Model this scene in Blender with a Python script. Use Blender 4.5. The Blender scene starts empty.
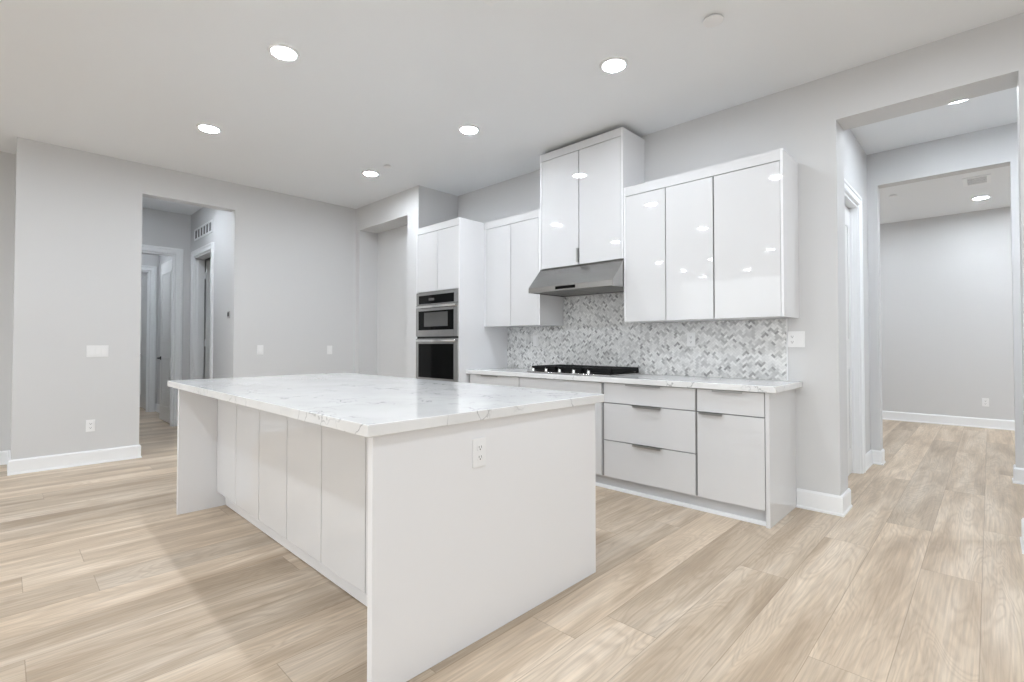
import bpy, bmesh, math, random
from mathutils import Vector, Matrix
random.seed(4)
S = bpy.context.scene
COL = S.collection
PI = math.pi

# ------------------------------------------------------------------ camera
H_EYE = 1.18
cam_d = bpy.data.cameras.new('camera')
cam = bpy.data.objects.new('camera', cam_d)
COL.objects.link(cam)
cam_d.sensor_width = 36.0
cam_d.sensor_fit = 'HORIZONTAL'
cam_d.lens = 493.19 / 1024 * 36.0
cam_d.shift_y = -(341.0 - 334.97) / 1024
cam_d.clip_start = 0.02
yaw, pitch = 2.3402, 0.0182
fwd = Vector((math.cos(yaw) * math.cos(pitch), math.sin(yaw) * math.cos(pitch), math.sin(pitch)))
cam.location = (0, 0, H_EYE)
cam.rotation_euler = fwd.to_track_quat('-Z', 'Y').to_euler()
S.camera = cam

# ------------------------------------------------------------------ world, exposure
W = bpy.data.worlds.new('world')
S.world = W
W.use_nodes = True
bg = W.node_tree.nodes['Background']
wt = W.node_tree
def wn(typ, **ins):
    nd = wt.nodes.new(typ)
    for k, v in ins.items():
        k = int(k[1:])
        if isinstance(v, bpy.types.NodeSocket): wt.links.new(v, nd.inputs[k])
        else: nd.inputs[k].default_value = v
    return nd.outputs[0]
w_sp = wt.nodes.new('ShaderNodeSeparateXYZ')
wt.links.new(wt.nodes.new('ShaderNodeTexCoord').outputs['Generated'], w_sp.inputs[0])
def wmath(op, a, b):
    nd = wt.nodes.new('ShaderNodeMath'); nd.operation = op
    for k, v in ((0, a), (1, b)):
        if isinstance(v, bpy.types.NodeSocket): wt.links.new(v, nd.inputs[k])
        else: nd.inputs[k].default_value = v
    return nd.outputs[0]
# bright sky over darker ground on the open (window) side behind the camera, even grey to the right
w_el = wn('ShaderNodeMapRange', i0=w_sp.outputs[2], i1=-0.12, i2=0.12, i3=0.45, i4=2.75)
w_az = wn('ShaderNodeMapRange', i0=wmath('ADD', w_sp.outputs[0], w_sp.outputs[1]), i1=-0.35, i2=0.35)
wt.links.new(wmath('ADD', wmath('MULTIPLY', w_el, wmath('SUBTRACT', 1.0, w_az)), wmath('MULTIPLY', w_az, 0.85)), bg.inputs[1])
bg.inputs[0].default_value = (0.95, 0.98, 1.0, 1)
LAMP = 205.0           # emission of a recessed light's lens
S.view_settings.view_transform = 'Standard'
S.view_settings.look = 'None'
S.view_settings.gamma = 1
S.view_settings.exposure = 0.10
S.view_settings.use_curve_mapping = False

# ------------------------------------------------------------------ materials
def mat(name, col, rough=0.5, metal=0.0, coat=0.0, spec=0.5, emit=None):
    m = bpy.data.materials.new(name)
    m.use_nodes = True
    b = m.node_tree.nodes['Principled BSDF']
    b.inputs['Base Color'].default_value = (*col, 1)
    b.inputs['Roughness'].default_value = rough
    b.inputs['Metallic'].default_value = metal
    b.inputs['Coat Weight'].default_value = coat
    b.inputs['Coat Roughness'].default_value = 0.03
    b.inputs['Specular IOR Level'].default_value = spec
    if emit:
        b.inputs['Emission Color'].default_value = (0.92, 0.99, 1.07, 1)
        b.inputs['Emission Strength'].default_value = emit
    return m

class NT:
    """small helper to write node networks"""
    def __init__(s, m):
        s.t = m.node_tree; s.b = s.t.nodes['Principled BSDF']
    def n(s, typ, ins=None, **kw):
        nd = s.t.nodes.new(typ)
        for k, v in kw.items(): setattr(nd, k, v)
        for k, v in (ins or {}).items():
            if isinstance(v, bpy.types.NodeSocket): s.t.links.new(v, nd.inputs[k])
            else: nd.inputs[k].default_value = v
        return nd
    def math(s, op, a, b=0.0, c=None):
        i = {0: a, 1: b}
        if c is not None: i[2] = c
        return s.n('ShaderNodeMath', i, operation=op).outputs[0]
    def mix(s, f, a, b, mode='MIX'):
        nd = s.t.nodes.new('ShaderNodeMix'); nd.data_type = 'RGBA'; nd.blend_type = mode
        for k, v in ((0, f), (6, a), (7, b)):
            if isinstance(v, bpy.types.NodeSocket): s.t.links.new(v, nd.inputs[k])
            else: nd.inputs[k].default_value = v
        return nd.outputs[2]
    def ramp(s, f, stops):
        r = s.n('ShaderNodeValToRGB', {0: f})
        e = r.color_ramp.elements
        while len(e) < len(stops): e.new(0.5)
        for el, (p, c) in zip(e, stops):
            el.position = p; el.color = c if len(c) == 4 else (*c, 1)
        return r.outputs[0]
    def link(s, o, name): s.t.links.new(o, s.b.inputs[name])

def paint(name, col, rough):
    m = mat(name, col, rough, spec=0.3); t = NT(m)
    tc = t.n('ShaderNodeNewGeometry').outputs['Position']
    nz = t.n('ShaderNodeTexNoise', {'Vector': tc, 'Scale': 55.0, 'Detail': 3.0})
    bp = t.n('ShaderNodeBump', {'Height': nz.outputs['Fac'], 'Strength': 0.05, 'Distance': 0.004})
    t.link(bp.outputs[0], 'Normal')
    return m

M = {}
M['wall'] = paint('wall paint light grey', (0.67, 0.67, 0.67), 0.6)
M['ceiling'] = paint('ceiling paint', (0.86, 0.88, 0.90), 0.7)
M['trim'] = mat('white trim paint', (0.88, 0.89, 0.90), 0.35)
M['door'] = mat('white door paint', (0.80, 0.80, 0.79), 0.35)
M['gloss'] = mat('white high gloss lacquer', (0.70, 0.70, 0.705), 0.03, coat=0.25)
M['white'] = mat('white cabinet lacquer', (0.82, 0.82, 0.832), 0.25, coat=0.15)
M['carcass'] = mat('carcass melamine with gap shade', (0.30, 0.30, 0.30), 0.6)  # white carcass greyed, so shade in the door gaps is part of its colour
M['toe'] = mat('pale grey toe kick', (0.60, 0.61, 0.63), 0.4)
M['pull'] = mat('satin nickel', (0.42, 0.42, 0.41), 0.35, metal=1)
M['steel'] = mat('brushed stainless steel', (0.46, 0.455, 0.445), 0.30, metal=1)
M['chrome'] = mat('polished steel', (0.8, 0.8, 0.79), 0.15, metal=1)
M['blackglass'] = mat('black oven glass', (0.003, 0.003, 0.003), 0.04, spec=0.12)
M['window'] = mat('smoked oven window', (0.10, 0.10, 0.098), 0.10, spec=0.3)
M['iron'] = mat('black cast iron', (0.008, 0.008, 0.008), 0.55, spec=0.2)
M['black'] = mat('black metal', (0.010, 0.010, 0.010), 0.35)
M['dark'] = mat('dark recess', (0.02, 0.02, 0.02), 0.8)
M['plate'] = mat('white plastic', (0.86, 0.86, 0.86), 0.3)
M['slot'] = mat('dark plastic slot', (0.05, 0.05, 0.05), 0.6)
M['grille'] = mat('grey grille gap', (0.16, 0.16, 0.16), 0.6)
M['lens'] = mat('lit lens', (0.9, 0.9, 0.9), 0.4, emit=LAMP)
M['print'] = mat('pale print', (0.45, 0.45, 0.45), 0.5)

def brushed(m, axis):
    t = NT(m)
    tc = t.n('ShaderNodeTexCoord').outputs['Object']
    mp = t.n('ShaderNodeMapping', {'Vector': tc, 'Scale': axis})
    nz = t.n('ShaderNodeTexNoise', {'Vector': mp.outputs[0], 'Scale': 1.0, 'Detail': 4.0})
    r = t.n('ShaderNodeMapRange', {0: nz.outputs['Fac'], 3: 0.16, 4: 0.30})
    t.link(r.outputs[0], 'Roughness')
    bp = t.n('ShaderNodeBump', {'Height': nz.outputs['Fac'], 'Strength': 0.22, 'Distance': 0.002})
    t.link(bp.outputs[0], 'Normal')
brushed(M['steel'], (2.0, 260.0, 260.0))

def oak():
    m = mat('pale oak planks', (0.5, 0.4, 0.3), 0.4, spec=0.35); t = NT(m)
    P = t.n('ShaderNodeNewGeometry').outputs['Position']
    sp = t.n('ShaderNodeSeparateXYZ', {0: P}); x, y = sp.outputs[0], sp.outputs[1]
    PW, PL = 0.233, 1.95
    u = t.math('DIVIDE', t.math('ADD', x, 0.042), PW)
    row = t.math('FLOOR', u); fu = t.math('SUBTRACT', u, row)
    rn = t.n('ShaderNodeTexWhiteNoise', {'W': t.math('ADD', row, 31.7)}, noise_dimensions='1D').outputs['Value']
    v = t.math('DIVIDE', t.math('ADD', y, t.math('MULTIPLY', rn, PL * 3.1)), PL)
    colm = t.math('FLOOR', v); fv = t.math('SUBTRACT', v, colm)
    cell = t.n('ShaderNodeCombineXYZ', {0: row, 1: colm, 2: 3.0}).outputs[0]
    wn = t.n('ShaderNodeTexWhiteNoise', {'Vector': cell}, noise_dimensions='3D')
    r1 = wn.outputs['Value']; rc = wn.outputs['Color']
    sh = t.n('ShaderNodeVectorMath', {0: rc, 'Scale': 37.0}, operation='SCALE').outputs[0]
    base = t.n('ShaderNodeVectorMath', {0: P, 1: sh}, operation='ADD').outputs[0]
    # broad tone drifting along the plank
    m1 = t.n('ShaderNodeMapping', {'Vector': base, 'Scale': (7.0, 0.8, 1.0)}).outputs[0]
    n1 = t.n('ShaderNodeTexNoise', {'Vector': m1, 'Scale': 1.0, 'Detail': 4.0, 'Distortion': 0.6}).outputs['Fac']
    # cathedral figure: contour lines of a stretched noise
    m2 = t.n('ShaderNodeMapping', {'Vector': base, 'Scale': (5.5, 0.75, 1.0)}).outputs[0]
    n2 = t.n('ShaderNodeTexNoise', {'Vector': m2, 'Scale': 1.0, 'Detail': 2.0, 'Distortion': 0.9}).outputs['Fac']
    ring = t.math('MULTIPLY_ADD', t.math('SINE', t.math('MULTIPLY', n2, 110.0)), 0.5, 0.5)
    # fine pores
    m3 = t.n('ShaderNodeMapping', {'Vector': base, 'Scale': (110.0, 3.2, 1.0)}).outputs[0]
    n3 = t.n('ShaderNodeTexNoise', {'Vector': m3, 'Scale': 1.0, 'Detail': 5.0, 'Roughness': 0.65}).outputs['Fac']
    tone = t.ramp(n1, [(0.32, (0.47, 0.365, 0.262)), (0.50, (0.63, 0.515, 0.39)), (0.68, (0.75, 0.64, 0.515))])
    tone = t.mix(t.math('MULTIPLY', t.math('POWER', ring, 2.0), 0.30), tone, (0.42, 0.315, 0.22, 1))
    por = t.n('ShaderNodeMapRange', {0: n3, 1: 0.35, 2: 0.70, 3: 0.84, 4: 1.10}).outputs[0]
    tone = t.mix(1.0, tone, t.n('ShaderNodeCombineColor', {0: por, 1: por, 2: por}).outputs[0], 'MULTIPLY')
    k = t.n('ShaderNodeMapRange', {0: r1, 3: 0.84, 4: 1.10}).outputs[0]
    tone = t.mix(1.0, tone, t.n('ShaderNodeCombineColor', {0: k, 1: k, 2: k}).outputs[0], 'MULTIPLY')
    # seams
    du = t.math('MULTIPLY', t.math('MINIMUM', fu, t.math('SUBTRACT', 1.0, fu)), PW)
    dv = t.math('MULTIPLY', t.math('MINIMUM', fv, t.math('SUBTRACT', 1.0, fv)), PL)
    d = t.math('MINIMUM', du, dv)
    seam = t.n('ShaderNodeMapRange', {0: d, 1: 0.0008, 2: 0.0022, 3: 0.45, 4: 0.0}).outputs[0]
    tone = t.mix(seam, tone, (0.20, 0.13, 0.08, 1))
    t.link(tone, 'Base Color')
    rr = t.n('ShaderNodeMapRange', {0: n3, 3: 0.34, 4: 0.50}).outputs[0]
    t.link(rr, 'Roughness')
    bp = t.n('ShaderNodeBump', {'Height': t.math('SUBTRACT', t.math('MULTIPLY', n3, 0.25), seam), 'Strength': 0.12, 'Distance': 0.002})
    t.link(bp.outputs[0], 'Normal')
    return m
M['oak'] = oak()

def quartz():
    m = mat('white veined quartz', (0.8, 0.8, 0.8), 0.08, spec=0.4); t = NT(m)
    P = t.n('ShaderNodeNewGeometry').outputs['Position']
    nz = t.n('ShaderNodeTexNoise', {'Vector': P, 'Scale': 9.0, 'Detail': 5.0}).outputs['Color']
    off = t.n('ShaderNodeVectorMath', {0: nz, 'Scale': 0.22}, operation='SCALE').outputs[0]
    q = t.n('ShaderNodeVectorMath', {0: P, 1: off}, operation='ADD').outputs[0]
    vo = t.n('ShaderNodeTexVoronoi', {'Vector': q, 'Scale': 6.5}, feature='DISTANCE_TO_EDGE').outputs['Distance']
    vein = t.n('ShaderNodeMapRange', {0: vo, 1: 0.006, 2: 0.030, 3: 1.0, 4: 0.0}).outputs[0]
    mk = t.n('ShaderNodeTexNoise', {'Vector': P, 'Scale': 3.3, 'Detail': 2.0}).outputs['Fac']
    mk = t.n('ShaderNodeMapRange', {0: mk, 1: 0.49, 2: 0.60}).outputs[0]
    cl = t.n('ShaderNodeTexNoise', {'Vector': P, 'Scale': 4.0, 'Detail': 6.0}).outputs['Fac']
    base = t.ramp(cl, [(0.35, (0.75, 0.75, 0.745)), (0.6, (0.81, 0.81, 0.805))])
    c = t.mix(t.math('MULTIPLY', t.math('MULTIPLY', vein, mk), 0.68), base, (0.26, 0.26, 0.27, 1))
    t.link(c, 'Base Color')
    return m
M['quartz'] = quartz()

def marble_tile():
    m = mat('marble mosaic', (0.7, 0.7, 0.7), 0.25, spec=0.4); t = NT(m)
    a = t.n('ShaderNodeAttribute', attribute_name='tile_tone').outputs['Color']
    P = t.n('ShaderNodeNewGeometry').outputs['Position']
    nz = t.n('ShaderNodeTexNoise', {'Vector': P, 'Scale': 30.0, 'Detail': 5.0}).outputs['Fac']
    k = t.n('ShaderNodeMapRange', {0: nz, 3: 0.88, 4: 1.08}).outputs[0]
    t.link(t.mix(1.0, a, t.n('ShaderNodeCombineColor', {0: k, 1: k, 2: k}).outputs[0], 'MULTIPLY'), 'Base Color')
    return m
M['tile'] = marble_tile()

# ------------------------------------------------------------------ mesh helpers
def box(bm, x0, x1, y0, y1, z0, z1, bev=0.0, seg=2):
    x0, x1 = sorted((x0, x1)); y0, y1 = sorted((y0, y1)); z0, z1 = sorted((z0, z1))
    v = [bm.verts.new((x, y, z)) for x in (x0, x1) for y in (y0, y1) for z in (z0, z1)]
    fs = [bm.faces.new([v[i] for i in q]) for q in ((0, 1, 3, 2), (4, 6, 7, 5), (0, 4, 5, 1), (2, 3, 7, 6), (0, 2, 6, 4), (1, 5, 7, 3))]
    if bev:
        es = list({e for f in fs for e in f.edges})
        bmesh.ops.bevel(bm, geom=es, offset=bev, segments=seg, profile=0.5, affect='EDGES')
    return bm

def prism(bm, prof, a0, a1, axis='x'):
    """extrude a closed profile [(p,q)] from a0 to a1 along axis; x: (y,z)  y: (x,z)  z: (x,y)"""
    def P(a, p, q): return {'x': (a, p, q), 'y': (p, a, q), 'z': (p, q, a)}[axis]
    A = [bm.verts.new(P(a0, p, q)) for p, q in prof]; B = [bm.verts.new(P(a1, p, q)) for p, q in prof]
    n = len(prof); fs = [bm.faces.new(A), bm.faces.new(B[::-1])]
    for i in range(n): fs.append(bm.faces.new((A[i], B[i], B[(i + 1) % n], A[(i + 1) % n])))
    bmesh.ops.recalc_face_normals(bm, faces=fs)
    return bm

def lathe(bm, prof, c=(0, 0, 0), n=32, axis='z'):
    """revolve [(r,z)] around an axis through c; closes the ends where r = 0"""
    rings = []
    for r, z in prof:
        ring = []
        for k in range(n if r > 1e-6 else 1):
            a = 2 * PI * k / n
            p, q = r * math.cos(a), r * math.sin(a)
            o = {'z': (p, q, z), 'y': (p, z, -q), 'x': (z, p, q)}[axis]
            ring.append(bm.verts.new((c[0] + o[0], c[1] + o[1], c[2] + o[2])))
        rings.append(ring)
    fs = []
    for A, B in zip(rings, rings[1:]):
        for k in range(n):
            a0, a1 = A[k % len(A)], A[(k + 1) % len(A)]; b0, b1 = B[k % len(B)], B[(k + 1) % len(B)]
            q = []
            for vv in (a0, a1, b1, b0):
                if vv not in q: q.append(vv)
            if len(q) > 2: fs.append(bm.faces.new(q))
    bmesh.ops.recalc_face_normals(bm, faces=fs)
    return bm

def NB(): return bmesh.new()

def obj(name, bm, m, parent=None, local=False, smooth=False):
    """link bm (built in world coordinates) as one mesh object; its origin is its own base, or its parent's origin"""
    if parent is not None:
        if not local:
            o0 = Vector(parent.location); pp = parent.parent
            while pp is not None: o0 += Vector(pp.location); pp = pp.parent
            bmesh.ops.translate(bm, verts=bm.verts, vec=-o0)
        loc = (0, 0, 0)
    else:
        xs = [v.co.x for v in bm.verts]; ys = [v.co.y for v in bm.verts]; zs = [v.co.z for v in bm.verts]
        loc = Vector(((min(xs) + max(xs)) / 2, (min(ys) + max(ys)) / 2, min(zs)))
        bmesh.ops.translate(bm, verts=bm.verts, vec=-loc)
    me = bpy.data.meshes.new(name); bm.to_mesh(me); bm.free()
    if smooth:
        for p in me.polygons: p.use_smooth = True
        me.set_sharp_from_angle(angle=math.radians(35))
    me.materials.append(m if not isinstance(m, str) else M[m])
    o = bpy.data.objects.new(name, me); COL.objects.link(o)
    o.location = loc
    if parent is not None: o.parent = parent
    return o

def bobj(name, m, parent, *dims, bev=0.0, local=False): return obj(name, box(NB(), *dims, bev=bev), m, parent, local)

def tag(o, label, cat, group=None):
    o['label'] = label; o['category'] = cat
    if group: o['group'] = group
    return o

def thing(name, label, cat, loc, rotz=0.0, group=None):
    o = bpy.data.objects.new(name, None); COL.objects.link(o)
    o.empty_display_size = 0.1
    o.location = loc; o.rotation_euler = (0, 0, rotz)
    return tag(o, label, cat, group)

def struct(name, bm, m):
    o = obj(name, bm, m); o['kind'] = 'structure'; return o

def copy_tree(o, parent=None):
    c = o.copy(); COL.objects.link(c)
    if parent is not None: c.parent = parent
    for ch in list(o.children): copy_tree(ch, c)
    return c

# ------------------------------------------------------------------ the place
CEIL = 3.07
XL = -6.354            # left wall face
YK = 4.024             # kitchen wall face
HEAD = 2.745           # heads of the cased-less openings
T = 0.14

struct('floor', box(NB(), -13.2, 3.4, -7.5, 9.9, -0.12, 0.0), 'oak')
struct('ceiling', box(NB(), -13.2, 3.4, -7.5, 9.9, CEIL, CEIL + 0.15), 'ceiling')

# wall_left with the hall opening; the recessed wall further left
b = NB()
box(b, XL - T, XL, 0.066, 0.998, 0, CEIL)
box(b, XL - T, XL, 0.998, 1.88, HEAD + 0.012, CEIL)
box(b, XL - T, XL, 1.88, 3.72, 0, CEIL)
box(b, -6.95, XL - T, 0.066, 0.206, 0, CEIL)
struct('wall_left', b, 'wall')
struct('wall_recess', box(NB(), -7.09, -6.95, -7.5, 0.206, 0, CEIL), 'wall')

# niche wall: face at y 3.42 with a tall shallow niche, right end turning to the kitchen wall
YP = 3.42
b = NB()
box(b, XL, -6.25, YP, 3.70, 0, CEIL)
box(b, -6.25, -5.09, YP, 3.70, HEAD + 0.01, CEIL)
box(b, -5.09, -4.86, YP, YK + 0.25, 0, CEIL)
box(b, XL, -5.09, 3.70, 3.84, 0, CEIL)
struct('wall_niche', b, 'wall')
b = NB()
box(b, -8.52, XL, 4.8, 4.92, 0, CEIL)
box(b, XL - T, XL, 3.72, 4.8, 0, CEIL)
struct('wall_closet', b, 'wall')

# kitchen wall with the passage opening
b = NB()
box(b, -4.86, -0.750, YK, YK + 0.25, 0, CEIL)
box(b, -0.750, 0.138, YK, YK + 0.25, HEAD, CEIL)
box(b, 0.138, 3.4, YK, YK + 0.25, 0, CEIL)
struct('wall_back', b, 'wall')
# passage: left wall with a doorway, end wall with an opening
XP = -0.86
YE = 5.99
b = NB()
box(b, XP - 0.12, XP, YK + 0.25, 4.55, 0, CEIL)
box(b, XP - 0.12, XP, 4.55, 5.45, 2.45, CEIL)
box(b, XP - 0.12, XP, 5.45, YE, 0, CEIL)
struct('wall_passage_left', b, 'wall')
b = NB()
box(b, -2.6, -0.78, YE, YE + 0.14, 0, CEIL)
box(b, -0.78, 0.147, YE, YE + 0.14, HEAD, CEIL)
box(b, 0.147, 1.74, YE, YE + 0.14, 0, CEIL)
struct('wall_passage_end', b, 'wall')
struct('wall_passage_right', box(NB(), 1.6, 1.74, YK + 0.25, YE, 0, CEIL), 'wall')
b = NB()
box(b, -2.74, 3.4, 9.62, 9.76, 0, CEIL)
struct('wall_far_room', b, 'wall')
struct('wall_far_room_left', box(NB(), -2.74, -2.6, YK + 0.25, 9.62, 0, CEIL), 'wall')

# hall beyond the left wall
b = NB()
XB = -8.4
box(b, XB - 0.12, -7.33 - 0.84, 1.9, 2.02, 0, CEIL)
box(b, -8.17, -7.33, 1.9, 2.02, 2.42, CEIL)
box(b, -7.33, XL - T, 1.9, 2.02, 0, CEIL)
struct('wall_hall_right', b, 'wall')
b = NB()
box(b, XB - 0.12, XB, 0.74, 0.86, 0, CEIL)
box(b, XB - 0.12, XB, 0.86, 1.715, 2.465, CEIL)
box(b, XB - 0.12, XB, 1.715, 1.9, 0, CEIL)
box(b, XB - 0.12, XB, 2.02, 4.8, 0, CEIL)
struct('wall_hall_end', b, 'wall')
struct('wall_hall_left', box(NB(), -13.2, XL - T, 0.74 - 0.12, 0.74, 0, CEIL), 'wall')
XC = -10.5
b = NB()
box(b, XC, XB - 0.12, 1.9, 2.02, 0, CEIL)
box(b, -13.2, XC, 2.3, 2.42, 0, CEIL)
struct('wall_hall_far_right', b, 'wall')
b = NB()
box(b, XC - 0.12, XC, 0.74, 0.96, 0, CEIL)
box(b, XC - 0.12, XC, 0.96, 1.775, 2.45, CEIL)
box(b, XC - 0.12, XC, 1.775, 2.3, 0, CEIL)
struct('wall_hall_far_end', b, 'wall')
struct('wall_bedroom', box(NB(), -13.2, -13.08, 0.74, 2.3, 0, CEIL), 'wall')

# baseboards and casings: one profile swept along a path with mitred corners
def sweep(bm, path, prof, put, side=1):
    """path: 2-D points; prof: (offset to the left of the path * side, height); put(u, v, h) -> xyz"""
    n = len(path); dirs = []
    for a, c in zip(path, path[1:]):
        d = Vector((c[0] - a[0], c[1] - a[1])); d.normalize(); dirs.append(d)
    rings = []
    for i, p in enumerate(path):
        ns = [Vector((-d.y, d.x)) * side for d in (dirs[max(i - 1, 0)], dirs[min(i, n - 2)])]
        m = ns[0] + ns[1]; m = m / m.dot(ns[0])
        rings.append([bm.verts.new(put(p[0] + m.x * o, p[1] + m.y * o, h)) for o, h in prof])
    fs = []; k = len(prof)
    for A, B in zip(rings, rings[1:]):
        for q in range(k): fs.append(bm.faces.new((A[q], B[q], B[(q + 1) % k], A[(q + 1) % k])))
    fs.append(bm.faces.new(rings[0])); fs.append(bm.faces.new(rings[-1][::-1]))
    bmesh.ops.recalc_face_normals(bm, faces=fs)
    return bm
BH = 0.135
BPROF = [(0, 0), (0.022, 0), (0.022, 0.012), (0.015, 0.020), (0.015, BH - 0.014), (0.008, BH), (0, BH)]
def baseboard(name, *paths):        # the room lies to the right of each path
    b = NB()
    for p in paths: sweep(b, p, BPROF, lambda u, v, h: (u, v, h), -1)
    struct(name, b, 'trim')
baseboard('baseboard_left', [(XL - T, 0.998), (XL, 0.998), (XL, 0.066), (-6.95, 0.066), (-6.95, -7.5)][::-1][0:5], [(-6.25, 3.70), (-6.25, YP), (XL, YP), (XL, 1.88), (XL - T, 1.88)][::-1])
baseboard('baseboard_back', [(XP, YK + 0.25), (-0.750, YK + 0.25), (-0.750, YK), (-1.018, YK)][::-1])
baseboard('baseboard_right', [(1.6, YK + 0.25), (0.138, YK + 0.25), (0.138, YK), (1.2, YK)])
baseboard('baseboard_passage', [(XP, 5.54), (XP, YE), (-0.78, YE), (-0.78, YE + 0.14)][::-1][::-1])
baseboard('baseboard_passage_right', [(0.147, YE + 0.14), (0.147, YE), (1.6, YE)])
baseboard('baseboard_far_room', [(-2.6, 9.62), (2.2, 9.62)])
baseboard('baseboard_hall', [(-7.24, 1.9), (XL - T, 1.9)])
baseboard('baseboard_hall_end', [(XB, 1.806), (XB, 1.9), (-8.26, 1.9)])
baseboard('baseboard_hall_far', [(XC, 1.87), (XC, 1.9), (XB - 0.12, 1.9)])
baseboard('baseboard_niche', [(-6.25, 3.70), (-5.09, 3.70), (-5.09, YP), (-4.88, YP)])

# door casings
CPROF = [(0.004, 0), (0.004, 0.012), (0.012, 0.020), (0.055, 0.020), (0.062, 0.027), (0.082, 0.027), (0.090, 0.020), (0.090, 0)]
def casing(bm, y0, y1, z, put, deep):
    """swept casing round an opening plus its jamb lining; put(u along the wall, z, h out of the wall)"""
    sweep(bm, [(y0, 0), (y0, z), (y1, z), (y1, 0)], CPROF, put, 1)
    def bx(u0, u1, z0, z1, h0, h1):
        a, c = put(u0, z0, h0), put(u1, z1, h1); box(bm, a[0], c[0], a[1], c[1], a[2], c[2])
    bx(y0 + 0.0005, y0 + 0.018, 0, z - 0.0185, -deep, 0.003); bx(y1 - 0.018, y1 - 0.0005, 0, z - 0.0185, -deep, 0.003); bx(y0 + 0.0005, y1 - 0.0005, z - 0.018, z - 0.0005, -deep, 0.003)
    for a, c in ((y0 + 0.0182, y0 + 0.030), (y1 - 0.030, y1 - 0.0182)): bx(a, c, 0, z - 0.019, -deep * 0.62, -deep * 0.30)
b = NB(); casing(b, 0.86, 1.715, 2.465, lambda u, z, h: (XB + h, u, z), 0.12); struct('trim_1', b, 'trim')
b = NB(); casing(b, 0.96, 1.775, 2.45, lambda u, z, h: (XC + h, u, z), 0.12); struct('trim_2', b, 'trim')
b = NB(); casing(b, 4.55, 5.45, 2.45, lambda u, z, h: (XP + h, u, z), 0.12); struct('trim_3', b, 'trim')
b = NB(); casing(b, -8.17, -7.33, 2.42, lambda u, z, h: (u, 1.9 - h, z), 0.12); struct('trim_4', b, 'trim')

# moulded two-panel doors; built lying along +x from the hinge at the origin, face on y = 0 side, then turned
def leaf(bm, w, h, t=0.036):
    box(bm, 0.0, w, 0, t, 0.012, h)
    for z0, z1 in ((0.22, 0.98), (1.20, h - 0.16)):
        for y, d in ((0, -1), (t, 1)):
            for (a, c, e, f) in ((0.11, w - 0.11, z0, z0 + 0.022), (0.11, w - 0.11, z1 - 0.022, z1), (0.11, 0.132, z0 + 0.023, z1 - 0.023), (w - 0.132, w - 0.11, z0 + 0.023, z1 - 0.023)):
                box(bm, a, c, y, y + d * 0.007, e, f, bev=0.003)
            box(bm, 0.165, w - 0.165, y, y + d * 0.006, z0 + 0.055, z1 - 0.055, bev=0.005)
def make_door(name, loc, rotz, w, h, lever=True):
    o = bpy.data.objects.new(name, None)
    COL.objects.link(o); o.empty_display_size = 0.1
    o.location = loc; o.rotation_euler = (0, 0, rotz); o['kind'] = 'structure'
    b = NB(); leaf(b, w, h); obj('door_leaf', b, 'door', o, local=True)
    if lever:
        for y, d in ((0, -1), (0.036, 1)):
            b = NB()
            lathe(b, [(0, y), (0.028, y), (0.028, y + d * 0.010), (0.012, y + d * 0.014), (0.010, y + d * 0.05), (0, y + d * 0.05)], (w - 0.065, 0, 0.96), 20, 'y')
            box(b, w - 0.18, w - 0.055, y + d * 0.04, y + d * 0.055, 0.948, 0.968, bev=0.004)
            obj('lever_handle', b, 'black', o, local=True, smooth=True)
    for z in (0.25, h * 0.5, h - 0.22):
        bobj('hinge', 'trim', o, -0.016, 0.004, -0.006, 0.030, z - 0.05, z + 0.05, local=True)
    return o
# door_1 in the hall's end doorway stands open into the far hall; hinge on its right jamb
make_door('door_1', (XB - 0.150, 1.757, 0), PI, 0.80, 2.43)
make_door('door_2', (XC - 0.150, 1.826, 0), PI, 0.78, 2.42)
make_door('door_3', (-8.135, 2.04, 0), PI / 2 , 0.80, 2.39, lever=False)
make_door('door_4', (XP - 0.09, 5.428, 0), -PI / 2, 0.85, 2.42)

# ------------------------------------------------------------------ island
IX0, IX1 = -4.245, -1.452
IT, IB = 0.917, 0.876
t = thing('kitchen_island', 'large white gloss kitchen island base with six narrow doors between two end panels', 'kitchen island', (-2.77, 1.5, 0))
PX0, PX1 = -4.036, -1.508
bobj('cabinet_body', 'carcass', t, PX0 + 0.001, PX1 - 0.001, 1.112, 2.105, 0.11, IB - 0.001)
n = 6; w = (PX1 - PX0) / n
for i in range(n):
    x0 = PX0 + w * i + 0.003; x1 = PX0 + w * (i + 1) - 0.003
    bobj('door', 'gloss', t, x0, x1, 1.090, 1.111, 0.114, IB - 0.006, bev=0.0015)
for i in range(4):
    ww = (PX1 - PX0) / 4; x0 = PX0 + ww * i + 0.002; x1 = x0 + ww - 0.004
    d = bobj('drawer', 'gloss', t, x0, x1, 2.106, 2.127, 0.70, IB - 0.006, bev=0.0015)
    bobj('edge_pull', 'pull', d, (x0 + x1) / 2 - 0.1, (x0 + x1) / 2 + 0.1, 2.127, 2.145, IB - 0.012, IB - 0.009)
    d = bobj('door', 'gloss', t, x0, x1, 2.106, 2.127, 0.114, 0.695, bev=0.0015)
    bobj('edge_pull', 'pull', d, x1 - 0.2, x1 - 0.02, 2.127, 2.145, 0.690, 0.693)
b = NB(); box(b, PX0 + 0.001, PX1 - 0.001, 1.148, 2.05, 0.006, 0.109); obj('toe_kick', b, 'white', t)
bobj('end_panel', 'white', t, PX1, -1.478, 0.860, 2.150, 0.0, IB - 0.0005, bev=0.0015)
bobj('end_panel', 'white', t, -4.066, PX0, 0.853, 2.132, 0.0, IB - 0.0005, bev=0.0015)
tag(obj('island_countertop', box(NB(), IX0, IX1, 0.826, 2.195, IB, IT, bev=0.003), 'quartz'),
    'long white quartz slab with grey veins lying on the kitchen island', 'countertop')

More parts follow.
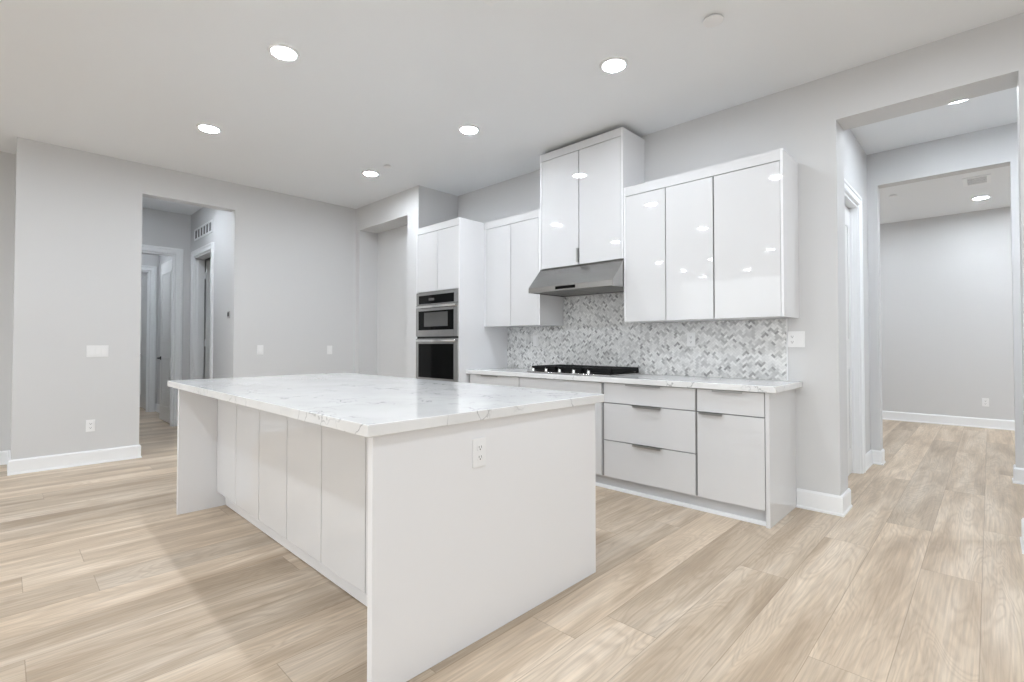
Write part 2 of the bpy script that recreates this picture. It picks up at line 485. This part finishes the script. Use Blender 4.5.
# ------------------------------------------------------------------ base cabinets along the kitchen wall
CT, CB = 0.910, 0.868
YF = 3.424             # front plane of doors
def base_unit(label, x0, x1, fronts, endpanel=False):
    t = thing('base_cabinet', label, 'cabinet', ((x0 + x1) / 2, 3.72, 0), group='white base cabinets along the kitchen wall')
    bobj('cabinet_body', 'carcass', t, x0 + 0.001, x1 - 0.001, YF + 0.022, YK - 0.002, 0.102, CB - 0.001)
    for kind, a, c, z0, z1, pull in fronts:
        d = bobj(kind, 'gloss', t, a, c, YF, YF + 0.020, z0, z1, bev=0.0012)
        if pull:
            q = NB(); box(q, pull[0], pull[1], YF - 0.020, YF + 0.018, z1 + 0.0002, z1 + 0.0022); box(q, pull[0], pull[1], YF - 0.022, YF - 0.0195, z1 - 0.012, z1 + 0.0022)
            p = obj('edge_pull', q, 'pull', d); p['label'] = 'thin satin metal edge pull'
    k = NB(); box(k, x0 - 0.001, x1 + 0.001, YF + 0.046, YF + 0.062, 0.0, 0.101); obj('toe_kick', k, 'toe', t)
    k = NB(); prism(k, [(YF + 0.026, 0.0), (YF + 0.046, 0.0), (YF + 0.046, 0.024), (YF + 0.036, 0.021), (YF + 0.028, 0.012)], x0 - 0.001, x1 + 0.001); obj('shoe_moulding', k, 'trim', t)
    if endpanel:
        bobj('end_panel', 'gloss', t, x1, x1 + 0.025, YF - 0.002, YK - 0.002, 0.0, CB - 0.001, bev=0.0015)
    return t
base_unit('narrow white base cabinet beside the tall oven cabinet, mostly behind the island', -3.9625, -3.222,
          [('drawer', -3.930, -3.226, 0.705, 0.862, (-3.74, -3.50)), ('door', -3.930, -3.226, 0.106, 0.698, (-3.45, -3.27))])
base_unit('white base cabinet directly under the gas cooktop', -3.220, -2.281,
          [('drawer_front', -3.217, -2.296, 0.705, 0.862, None), ('door', -3.217, -2.758, 0.106, 0.698, (-2.98, -2.78)), ('door', -2.753, -2.296, 0.106, 0.698, (-2.73, -2.53))])
base_unit('white base cabinet of three wide drawers between the cooktop and the end door', -2.279, -1.503,
          [('drawer', -2.270, -1.508, 0.706, 0.862, (-2.06, -1.765)), ('drawer', -2.270, -1.508, 0.404, 0.699, (-2.0, -1.765)), ('drawer', -2.270, -1.508, 0.106, 0.397, (-2.0, -1.765))])
base_unit('white base cabinet with one drawer over one door at the right end of the counter', -1.501, -1.045,
          [('drawer', -1.493, -1.050, 0.706, 0.862, (-1.38, -1.18)), ('door', -1.493, -1.050, 0.106, 0.699, (-1.475, -1.312))], True)
tag(obj('kitchen_countertop', box(NB(), -3.9635, -0.975, 3.398, YK - 0.001, CB, CT, bev=0.003), 'quartz'),
    'narrow white quartz countertop with grey flecks along the kitchen wall under the mosaic', 'countertop')

# ------------------------------------------------------------------ wall cabinets
UF = 3.655
def upper_unit(label, x0, x1, doors, zb, zd, zt, yf=UF, left=False, right=False, pulls=()):
    t = thing('wall_cabinet', label, 'cabinet', ((x0 + x1) / 2, 3.85, zb), group='white gloss wall cabinets above the counter')
    a, c = x0 + (0.018 if left else 0.001), x1 - (0.018 if right else 0.001)
    q = NB(); box(q, a, c, yf + 0.022, YK - 0.002, zb + 0.012, zt - 0.004); obj('cabinet_body', q, 'carcass', t)
    bobj('bottom_panel', 'white', t, a, c, yf + 0.021, YK - 0.002, zb + 0.002, zb + 0.0115)
    bobj('crown_rail', 'gloss', t, a if left else x0 - 0.0015, c if right else x1 + 0.0015, yf - 0.001, YK - 0.003, zd + 0.005, zt)
    if left: bobj('side_panel', 'white', t, x0, x0 + 0.0175, yf - 0.001, YK - 0.002, zb, zt, bev=0.001)
    if right: bobj('side_panel', 'white', t, x1 - 0.0175, x1, yf - 0.001, YK - 0.002, zb, zt, bev=0.001)
    for i, (p, r) in enumerate(doors):
        d = bobj('door', 'gloss', t, p, r, yf, yf + 0.020, zb + 0.001, zd, bev=0.0012)
        if i == 0 and p - x0 > 0.025: bobj('filler_strip', 'white', t, a, p - 0.003, yf - 0.0005, yf + 0.0205, zb + 0.001, zd + 0.0045)
        for j, (kind, u0, u1) in enumerate(pulls):
            if j != i or kind is None: continue
            q = NB()
            if kind == 'v':
                box(q, u0 - 0.001, u0 + 0.0025, yf - 0.020, yf + 0.018, zb + 0.02, zb + 0.150); box(q, u0 - 0.014, u0 + 0.0025, yf - 0.022, yf - 0.0195, zb + 0.02, zb + 0.150)
            else:
                box(q, u0, u1, yf - 0.016, yf + 0.018, zb - 0.0025, zb + 0.0005)
            obj('edge_pull', q, 'pull', d)['label'] = 'thin satin metal edge pull'
    return t
ZT, ZD, ZB = 2.505, 2.424, 1.366
upper_unit('two-door white wall cabinet left of the range hood beside the oven tower', -3.963, -3.158, [(-3.932, -3.563), (-3.557, -3.180)], ZB, ZD, ZT, right=True, pulls=(('h', -3.72, -3.57), ('h', -3.55, -3.40)))
upper_unit('tall two-door white wall cabinet reaching the ceiling above the range hood', -3.155, -2.222, [(-3.134, -2.690), (-2.680, -2.243)], 1.906, 2.955, 3.030, yf=3.650, left=True, right=True, pulls=(('v', -2.688, 0),))
upper_unit('two-door white wall cabinet just right of the range hood', -2.219, -1.464, [(-2.200, -1.845), (-1.838, -1.466)], ZB, ZD, ZT, left=True, pulls=(('h', -2.0, -1.86), ('h', -1.825, -1.68)))
upper_unit('single wide-door white wall cabinet at the right end of the upper row', -1.461, -0.990, [(-1.456, -1.010)], ZB, ZD, ZT, right=True, pulls=((None, 0, 0),))

# ------------------------------------------------------------------ oven tower
TX0, TX1, TF = -4.745, -3.964, 3.310
t = thing('oven_cabinet', 'tall white cabinet tower housing the double oven, beside the shallow wall niche', 'cabinet', ((TX0 + TX1) / 2, 3.65, 0))
q = NB()
for z0, z1 in ((0.10, 0.772), (1.758, 2.50)): box(q, TX0 + 0.019, TX1 - 0.019, TF + 0.022, YK - 0.002, z0, z1)
box(q, TX0 + 0.019, TX1 - 0.019, 3.93, YK - 0.002, 0.7725, 1.7575)
obj('cabinet_body', q, 'carcass', t)
bobj('side_panel', 'white', t, TX0, TX0 + 0.018, TF, YK - 0.002, 0.0, ZT, bev=0.001)
bobj('side_panel', 'white', t, TX1 - 0.018, TX1, TF, YK - 0.002, 0.0, ZT, bev=0.001)
bobj('crown_rail', 'gloss', t, TX0 + 0.0185, TX1 - 0.0185, TF - 0.001, YK - 0.003, ZD + 0.008, ZT + 0.0005)
bobj('door', 'gloss', t, TX0 + 0.020, -4.351, TF, TF + 0.020, 1.766, ZD + 0.002, bev=0.0012)
bobj('door', 'gloss', t, -4.345, TX1 - 0.020, TF, TF + 0.020, 1.766, ZD + 0.002, bev=0.0012)
d = bobj('drawer', 'gloss', t, TX0 + 0.020, TX1 - 0.020, TF, TF + 0.020, 0.110, 0.765, bev=0.0012)
bobj('edge_pull', 'pull', d, -4.45, -4.20, TF - 0.02, TF + 0.018, 0.7653, 0.7673)
bobj('toe_kick', 'toe', t, TX0 + 0.019, TX1 - 0.019, TF + 0.05, TF + 0.066, 0.0, 0.099)
bobj('filler_panel', 'white', t, -4.857, TX0 - 0.0005, 3.44, 3.46, 0.0, ZT)

OX0, OX1 = -4.727, -3.982
t = thing('double_wall_oven', 'stainless double wall oven with black glass built into the white tower', 'oven', ((OX0 + OX1) / 2, 3.6, 0.7735))
bobj('oven_body', 'dark', t, OX0 + 0.002, OX1 - 0.002, TF + 0.004, 3.90, 0.7735, 1.757)
def frame_front(bm, x0, x1, z0, z1, wx0, wx1, wz0, wz1, y0, y1):
    box(bm, x0, wx0, y0, y1, z0, z1, bev=0.0015); box(bm, wx1, x1, y0, y1, z0, z1, bev=0.0015)
    box(bm, wx0, wx1, y0, y1, z0, wz0); box(bm, wx0, wx1, y0, y1, wz1, z1)
GX0, GX1 = -4.680, -4.048
q = NB(); frame_front(q, OX0, OX1, 1.620, 1.756, GX0, GX1, 1.628, 1.724, TF - 0.010, TF + 0.003)
cp = obj('control_panel', q, 'steel', t)
g = bobj('display_glass', 'blackglass', cp, GX0, GX1, TF - 0.009, TF + 0.002, 1.628, 1.724); g['label'] = 'black touch display'
bobj('clock_display', 'window', g, -4.49, -4.39, TF - 0.0096, TF - 0.0092, 1.662, 1.690)
def oven_door(z0, z1, wz0, wz1, hz, inner=None):
    q = NB(); frame_front(q, OX0, OX1, z0, z1, GX0, GX1, wz0, wz1, TF - 0.014, TF + 0.003)
    d = obj('oven_door', q, 'steel', t)
    g = bobj('door_glass', 'blackglass', d, GX0, GX1, TF - 0.012, TF + 0.002, wz0, wz1)
    if inner:
        bobj('window_pane', 'window', g, inner[0], inner[1], TF - 0.0130, TF - 0.0122, inner[2], inner[3])
    q = NB()
    box(q, OX0 + 0.045, OX1 - 0.012, TF - 0.048, TF - 0.036, hz - 0.012, hz + 0.012, bev=0.004)
    for x in (OX0 + 0.08, OX1 - 0.04): box(q, x - 0.012, x + 0.012, TF - 0.037, TF - 0.0135, hz - 0.009, hz + 0.009, bev=0.002)
    obj('bar_handle', q, 'chrome', d, smooth=True)
    return d
oven_door(1.262, 1.616, 1.334, 1.548, 1.592, (-4.572, -4.150, 1.373, 1.529))
oven_door(0.790, 1.240, 0.806, 1.182, 1.216)
bobj('bottom_trim', 'steel', t, OX0, OX1, TF - 0.010, TF + 0.003, 0.7740, 0.788)

# ------------------------------------------------------------------ backsplash (herringbone marble mosaic)
def clip(poly, x0, x1, z0, z1):
    for ax, lim, sg in ((0, x0, 1), (0, x1, -1), (1, z0, 1), (1, z1, -1)):
        out = []
        for i in range(len(poly)):
            a, c = poly[i - 1], poly[i]
            ia, ic = (a[ax] - lim) * sg >= 0, (c[ax] - lim) * sg >= 0
            if ia != ic:
                k = (lim - a[ax]) / (c[ax] - a[ax]); out.append((a[0] + k * (c[0] - a[0]), a[1] + k * (c[1] - a[1])))
            if ic: out.append(c)
        poly = out
        if len(poly) < 3: return None
    return poly
def herringbone():
    bm = NB(); lay = bm.loops.layers.float_color.new('tile_tone')
    ya, yb = YK - 0.010, YK - 0.0005
    rects = [(-3.963, -1.075, CT + 0.0005, ZB - 0.0005), (-3.150, -2.225, ZB + 0.0, 1.658)]
    fs0 = []
    for (x0, x1, z0, z1) in rects:
        box(bm, x0, x1, ya + 0.003, yb, z0, z1)
    for f in bm.faces:
        for l in f.loops: l[lay] = (0.62, 0.62, 0.615, 1)
    w, L = 0.0165, 0.033
    g = 0.0010; c45 = math.sqrt(0.5)
    rnd = random.Random(11)
    N = 60
    for i in range(-N, N):
        for j in range(-N, N):
            # herringbone cell of 2:1 bricks
            for hv in (0, 1):
                # basis vectors of the pattern lattice: (w, w) and (2w, -2w)
                px = i * w + j * 2 * w; pz = i * w - j * 2 * w
                if hv == 0: r = (px, pz, px + L, pz + w)
                else: r = (px, pz + w, px + w, pz + w + L)
                r = (r[0] + g / 2, r[1] + g / 2, r[2] - g / 2, r[3] - g / 2)
                q = [(r[0], r[1]), (r[2], r[1]), (r[2], r[3]), (r[0], r[3])]
                q = [((p - s) * c45 - 2.5, (p + s) * c45 + 1.2) for p, s in q]
                if max(p[0] for p in q) < -3.97 or min(p[0] for p in q) > -1.07 or max(p[1] for p in q) < 0.9 or min(p[1] for p in q) > 1.67: continue
                k = rnd.random()
                v = 0.74 + 0.16 * rnd.random() if k < 0.62 else (0.58 + 0.12 * rnd.random() if k < 0.88 else 0.34 + 0.18 * rnd.random())
                for R in rects:
                    pl = clip(q, *R)
                    if not pl: continue
                    vs = [bm.verts.new((p, ya, s)) for p, s in pl]
                    try: f = bm.faces.new(vs)
                    except ValueError: continue
                    f.normal_update()
                    if f.normal.y > 0: f.normal_flip()
                    for l in f.loops: l[lay] = (v, v, v * 0.99, 1)
    return bm
SPL = obj('backsplash', herringbone(), 'tile')
tag(SPL, 'grey and white herringbone marble mosaic on the wall above the counter', 'backsplash')
t = obj('edge_trim', box(NB(), -1.0745, -1.069, YK - 0.011, YK - 0.0005, CT + 0.0005, ZB - 0.001), 'trim', SPL)

# ------------------------------------------------------------------ range hood
HX0, HX1 = -3.160, -2.224
t = thing('range_hood', 'brushed steel range hood with sloping front under the tall wall cabinet', 'range hood', (-2.695, 3.76, 1.66))
q = NB()
prism(q, [(3.490, 1.664), (3.490, 1.712), (3.664, 1.902), (YK - 0.012, 1.902), (YK - 0.012, 1.712), (YK - 0.012, 1.664), (YK - 0.03, 1.664), (YK - 0.03, 1.70), (3.505, 1.70), (3.505, 1.664)], HX0, HX1)
obj('hood_shell', q, 'steel', t)
bobj('control_strip', 'blackglass', t, -2.832, -2.610, 3.487, 3.4905, 1.676, 1.703)
for k in range(2):
    xa = HX0 + 0.02 + k * 0.44
    f = NB(); box(f, xa, xa + 0.43, 3.51, YK - 0.035, 1.674, 1.690)
    for j in range(14):
        yy = 3.525 + j * 0.034; box(f, xa + 0.01, xa + 0.42, yy, yy + 0.018, 1.669, 1.6745)
    obj('baffle_filter', f, 'pull', t)
for xx in (HX0, HX1 - 0.015): bobj('side_rim', 'steel', t, xx, xx + 0.015, 3.505, YK - 0.03, 1.664, 1.70)

# ------------------------------------------------------------------ gas cooktop
KX0, KX1, KY0, KY1 = -3.165, -2.245, 3.470, 3.975
t = thing('gas_cooktop', 'black five-burner gas cooktop with steel knobs set in the counter', 'cooktop', (-2.705, 3.72, CT))
obj('tray', box(NB(), KX0, KX1, KY0, KY1, CT + 0.0003, CT + 0.014, bev=0.004), 'steel', t)
obj('burner_well', box(NB(), KX0 + 0.02, KX1 - 0.02, KY0 + 0.085, KY1 - 0.02, CT + 0.0143, CT + 0.018), 'iron', t)
for i in range(3):
    a = KX0 + 0.012 + i * 0.300; c = a + 0.296; y0, y1 = KY0 + 0.055, KY1 - 0.015; z0, z1 = CT + 0.024, CT + 0.062
    q = NB()
    for (p, r, s, u) in ((a, a + 0.016, y0, y1), (c - 0.016, c, y0, y1), (a, c, y0, y0 + 0.016), (a, c, y1 - 0.016, y1), (a, c, (y0 + y1) / 2 - 0.007, (y0 + y1) / 2 + 0.007)):
        box(q, p, r, s, u, z0, z1, bev=0.003)
    for k in range(1, 4):
        xx = a + (c - a) * k / 4; box(q, xx - 0.006, xx + 0.006, y0, y1, z0 + 0.004, z1, bev=0.002)
    for xx in (a, c - 0.02):
        for yy in (y0, y1 - 0.02): box(q, xx, xx + 0.02, yy, yy + 0.02, CT + 0.0145, z0 + 0.01)
    obj('grate', q, 'iron', t)
for bx, by, r in ((-3.01, 3.64, 0.042), (-3.01, 3.85, 0.036), (-2.705, 3.74, 0.058), (-2.40, 3.64, 0.036), (-2.40, 3.85, 0.042)):
    q = NB(); lathe(q, [(0, CT + 0.0185), (r, CT + 0.0185), (r, CT + 0.026), (r * 0.8, CT + 0.033), (0, CT + 0.033)], (bx, by, 0), 28)
    obj('burner', q, 'iron', t, smooth=True)
for i in range(5):
    kx = -3.105 + i * 0.158
    q = NB(); lathe(q, [(0, CT + 0.0145), (0.021, CT + 0.0145), (0.021, CT + 0.019), (0.017, CT + 0.020), (0.0155, CT + 0.040), (0.013, CT + 0.042), (0, CT + 0.042)], (kx, KY0 + 0.030, 0), 24)
    box(q, kx - 0.003, kx + 0.003, KY0 + 0.014, KY0 + 0.046, CT + 0.0425, CT + 0.050)
    obj('knob', q, 'chrome', t, smooth=True)

# ------------------------------------------------------------------ electrical plates (local frame: plate in x/z, facing -y)
def plate(bm, w, h): box(bm, -w / 2, w / 2, -0.006, -0.0003, -h / 2, h / 2, bev=0.002)
def receptacle(t, x, z, s=1.0, dark='slot'):
    q = NB(); prism(q, [(x + 0.0165 * math.cos(a) , z + max(-0.0125, min(0.0125, 0.0165 * math.sin(a)))) for a in [2 * PI * k / 24 for k in range(24)]], -0.0085, -0.0062, 'y')
    r = obj('receptacle', q, 'plate', t, local=True)
    bobj('slot', dark, r, x - 0.0075, x - 0.0052, -0.0089, -0.0086, z - 0.002, z + 0.007, local=True)
    bobj('slot', dark, r, x + 0.0052, x + 0.0075, -0.0089, -0.0086, z - 0.002, z + 0.007, local=True)
    q = NB(); lathe(q, [(0, -0.0089), (0.0030, -0.0089), (0.0030, -0.0086), (0, -0.0086)], (x, 0, z - 0.007), 12, 'y'); obj('ground_hole', q, dark, r, local=True)
def outlet(label, loc, rot, w=0.071, h=0.115):
    t = thing('wall_outlet', label, 'outlet', loc, rot)
    q = NB(); plate(q, w, h); obj('cover_plate', q, 'plate', t, local=True)
    for z in (0.0195, -0.0195): receptacle(t, 0, z)
    return t
def rocker(t, x):
    fr = bobj('switch_frame', 'plate', t, x - 0.0185, x + 0.0185, -0.0080, -0.0062, -0.035, 0.035, bev=0.0008, local=True)
    q = NB(); prism(q, [(-0.0082, -0.031), (-0.0120, -0.031), (-0.0095, 0.0), (-0.0085, 0.031), (-0.0082, 0.031)], x - 0.0150, x + 0.0150); obj('rocker', q, 'plate', fr, local=True)
def switch(label, loc, rot, gangs, w=None, h=0.115):
    t = thing('light_switch', label, 'light switch', loc, rot)
    q = NB(); plate(q, w or 0.071 + 0.046 * (gangs - 1), h); obj('cover_plate', q, 'plate', t, local=True)
    for i in range(gangs): rocker(t, (i - (gangs - 1) / 2) * 0.046)
    return t
RX = PI / 2     # facing +x
switch('wide white three-gang switch plate on the grey wall left of the hall opening', (XL, 0.655, 1.108), RX, 3, w=0.168)
outlet('white wall outlet low on the grey wall below the wide switch plate', (XL, 0.610, 0.378), RX)
switch('white single switch on the left wall nearest the hall opening', (XL, 2.173, 1.108), RX, 1)
switch('white single switch on the left wall nearest the wall niche', (XL, 3.047, 1.100), RX, 1)
outlet('white outlet on the white end panel of the kitchen island', (-1.478, 1.335, 0.746), RX)
outlet('white outlet on the mosaic right of the cooktop', (-1.796, YK - 0.010, 1.217), 0)
switch('white switch plate on the mosaic left of the cooktop', (-3.530, YK - 0.010, 1.213), 0, 1)
t = thing('outlet_and_switch_plate', 'white two-gang plate with outlet and rocker on the painted wall beside the mosaic', 'outlet', (-1.012, YK, 1.214), 0)
q = NB(); plate(q, 0.112, 0.115); obj('cover_plate', q, 'plate', t, local=True)
for z in (0.0195, -0.0195): receptacle(t, -0.025, z)
rocker(t, 0.025)
outlet('small white outlet low on the far room wall seen through the passage', (-0.053, 9.62, 0.36), 0)

# small dark control on the hall wall
t = thing('wall_thermostat', 'small dark control panel on the hall wall seen through the hall opening', 'thermostat', (-6.585, 1.9, 1.49), 0)
q = NB(); box(q, -0.035, 0.035, -0.016, -0.0003, 0.0, 0.085, bev=0.003); obj('housing', q, 'print', t, local=True)
bobj('screen', 'blackglass', t, -0.026, 0.026, -0.0168, -0.0162, 0.02, 0.072, local=True)

# ------------------------------------------------------------------ vents
def grille(name, label, loc, rot, w, h, cells, mat_gap='grille'):
    """flat grille in local x/z facing -y"""
    t = thing(name, label, 'vent', loc, rot)
    q = NB()
    e = 0.025
    for (a, c, z0, z1) in ((-w / 2, w / 2, -h / 2, -h / 2 + e), (-w / 2, w / 2, h / 2 - e, h / 2), (-w / 2, -w / 2 + e, -h / 2 + e, h / 2 - e), (w / 2 - e, w / 2, -h / 2 + e, h / 2 - e)):
        box(q, a, c, -0.010, -0.0003, z0, z1, bev=0.002)
    obj('frame', q, 'trim', t, local=True)
    bobj('backing', mat_gap, t, -w / 2 + e, w / 2 - e, -0.002, -0.0003, -h / 2 + e, h / 2 - e, local=True)
    for i in range(1, cells):
        x = -w / 2 + e + (w - 2 * e) * i / cells
        bobj('mullion', 'trim', t, x - 0.012, x + 0.012, -0.009, -0.0021, -h / 2 + e + 0.0005, h / 2 - e - 0.0005, local=True)
    return t
grille('air_vent', 'white return air grille on the hall wall above the doorway', (-7.75, 1.9, 2.735), 0, 0.86, 0.165, 6)
def ceiling_register(label, x0, x1, y0, y1, n, cross=False):
    t = thing('ceiling_vent', label, 'vent', ((x0 + x1) / 2, (y0 + y1) / 2, CEIL - 0.012))
    e = 0.04; z0, z1 = CEIL - 0.010, CEIL - 0.0005
    q = NB()
    for (a, c, p, r) in ((x0, x1, y0, y0 + e), (x0, x1, y1 - e, y1), (x0, x0 + e, y0 + e, y1 - e), (x1 - e, x1, y0 + e, y1 - e)): box(q, a, c, p, r, z0, z1, bev=0.002)
    obj('frame', q, 'trim', t)
    bobj('backing', 'grille', t, x0 + e, x1 - e, y0 + e, y1 - e, CEIL - 0.0025, CEIL - 0.0005)
    for i in range(n):
        yy = y0 + e + (y1 - y0 - 2 * e) * (i + 0.5) / n
        q = NB(); wd = (y1 - y0 - 2 * e) / n * 0.20; prism(q, [(yy - wd, z0 + 0.001), (yy + wd, z0 - 0.001), (yy + wd, z0 + 0.001), (yy - wd, z0 + 0.003)], x0 + e + 0.001, x1 - e - 0.001); obj('slat', q, 'trim', t)
    return t
ceiling_register('white ceiling vent cut off by the top edge of the photo above the island', -1.976, -1.62, 1.52, 1.872, 9)
ceiling_register('white ceiling vent of the far room seen through the passage', -0.203, 0.037, 7.60, 7.99, 7)

# ------------------------------------------------------------------ ceiling discs
def disc(label, x, y, r):
    q = NB(); lathe(q, [(0, CEIL - 0.016), (r * 0.94, CEIL - 0.016), (r, CEIL - 0.014), (r, CEIL - 0.010), (r * 0.80, CEIL - 0.009), (r * 0.78, CEIL - 0.0003), (0, CEIL - 0.0003)], (x, y, 0), 32)
    tag(obj('sprinkler_cover', q, 'plate', smooth=True), label, 'sprinkler', None)
disc('round white sprinkler cover on the ceiling near the kitchen wall at the top right', -1.133, 2.851, 0.056)
disc('small round white sprinkler cover on the ceiling near the wall niche', -4.560, 2.812, 0.042)
disc('small flat white sprinkler cover on the ceiling of the far room', -0.859, 7.843, 0.045)

# ------------------------------------------------------------------ recessed lights
def make_can():
    t = thing('recessed_light', '', 'ceiling light', (0, 0, CEIL - 0.011))
    q = NB(); lathe(q, [(0.078, -0.0), (0.082, -0.001), (0.093, 0.003), (0.096, 0.0107), (0.070, 0.0107), (0.072, 0.004), (0.078, 0.0)], (0, 0, 0), 48)
    obj('trim_ring', q, 'trim', t, local=True, smooth=True)
    q = NB(); lathe(q, [(0, 0.004), (0.0715, 0.004), (0.0715, 0.0105), (0, 0.0105)], (0, 0, 0), 48)
    obj('lens', q, 'lens', t, local=True)
    return t
CANS = [(-3.262, 1.243, 'lit recessed ceiling light over the island, the largest toward the top left'),
        (-4.890, 1.233, 'lit recessed ceiling light nearest the hall opening'),
        (-3.273, 2.834, 'lit recessed ceiling light in front of the cabinet beside the range hood'),
        (-4.904, 2.812, 'lit recessed ceiling light nearest the shallow wall niche'),
        (-1.804, 2.854, 'lit recessed ceiling light in front of the right-hand wall cabinets'),
        (-0.150, 5.080, 'lit recessed ceiling light in the passage beyond the kitchen wall'),
        (-0.060, 8.760, 'lit recessed ceiling light of the far room, seen through the passage')]
G2 = 'recessed lights outside the view, partly added for fill'
UNSEEN = [(-1.70, 1.243), (-4.95, -0.55), (-3.33, -0.60), (-1.70, -0.55), (-0.1, 1.243), (-0.1, -0.55), (-0.2, 2.85), (1.4, 0.3),  # includes a can added to brighten the kitchen wall's right end
          (-3.12, -3.32), (-4.41, -3.6), (-5.5, -3.28), (-5.65, -4.9), (-4.41, -5.87), (-5.7, -6.25), (-1.5, -3.3), (-1.5, -5.5),
          (-6.95, 1.22), (-9.4, 1.25), (-11.9, 1.5),  (0.75, 4.75), (1.25, 5.15), (0.9, 8.6), (-1.7, 7.0), (-1.7, 8.6), (1.3, 7.0), (1.3, 8.6)]  # hall, passage and far-room cans added to brighten those spaces
can = make_can()
for i, (x, y, lab) in enumerate(CANS + [(x, y, None) for x, y in UNSEEN]):
    o = can if i == 0 else copy_tree(can)
    o.location = (x, y, CEIL - 0.011)
    if lab: o['label'] = lab; o['group'] = 'lit recessed ceiling lights'
    else: o['label'] = 'lit recessed ceiling light outside the view, of a set partly added for fill'; o['group'] = G2
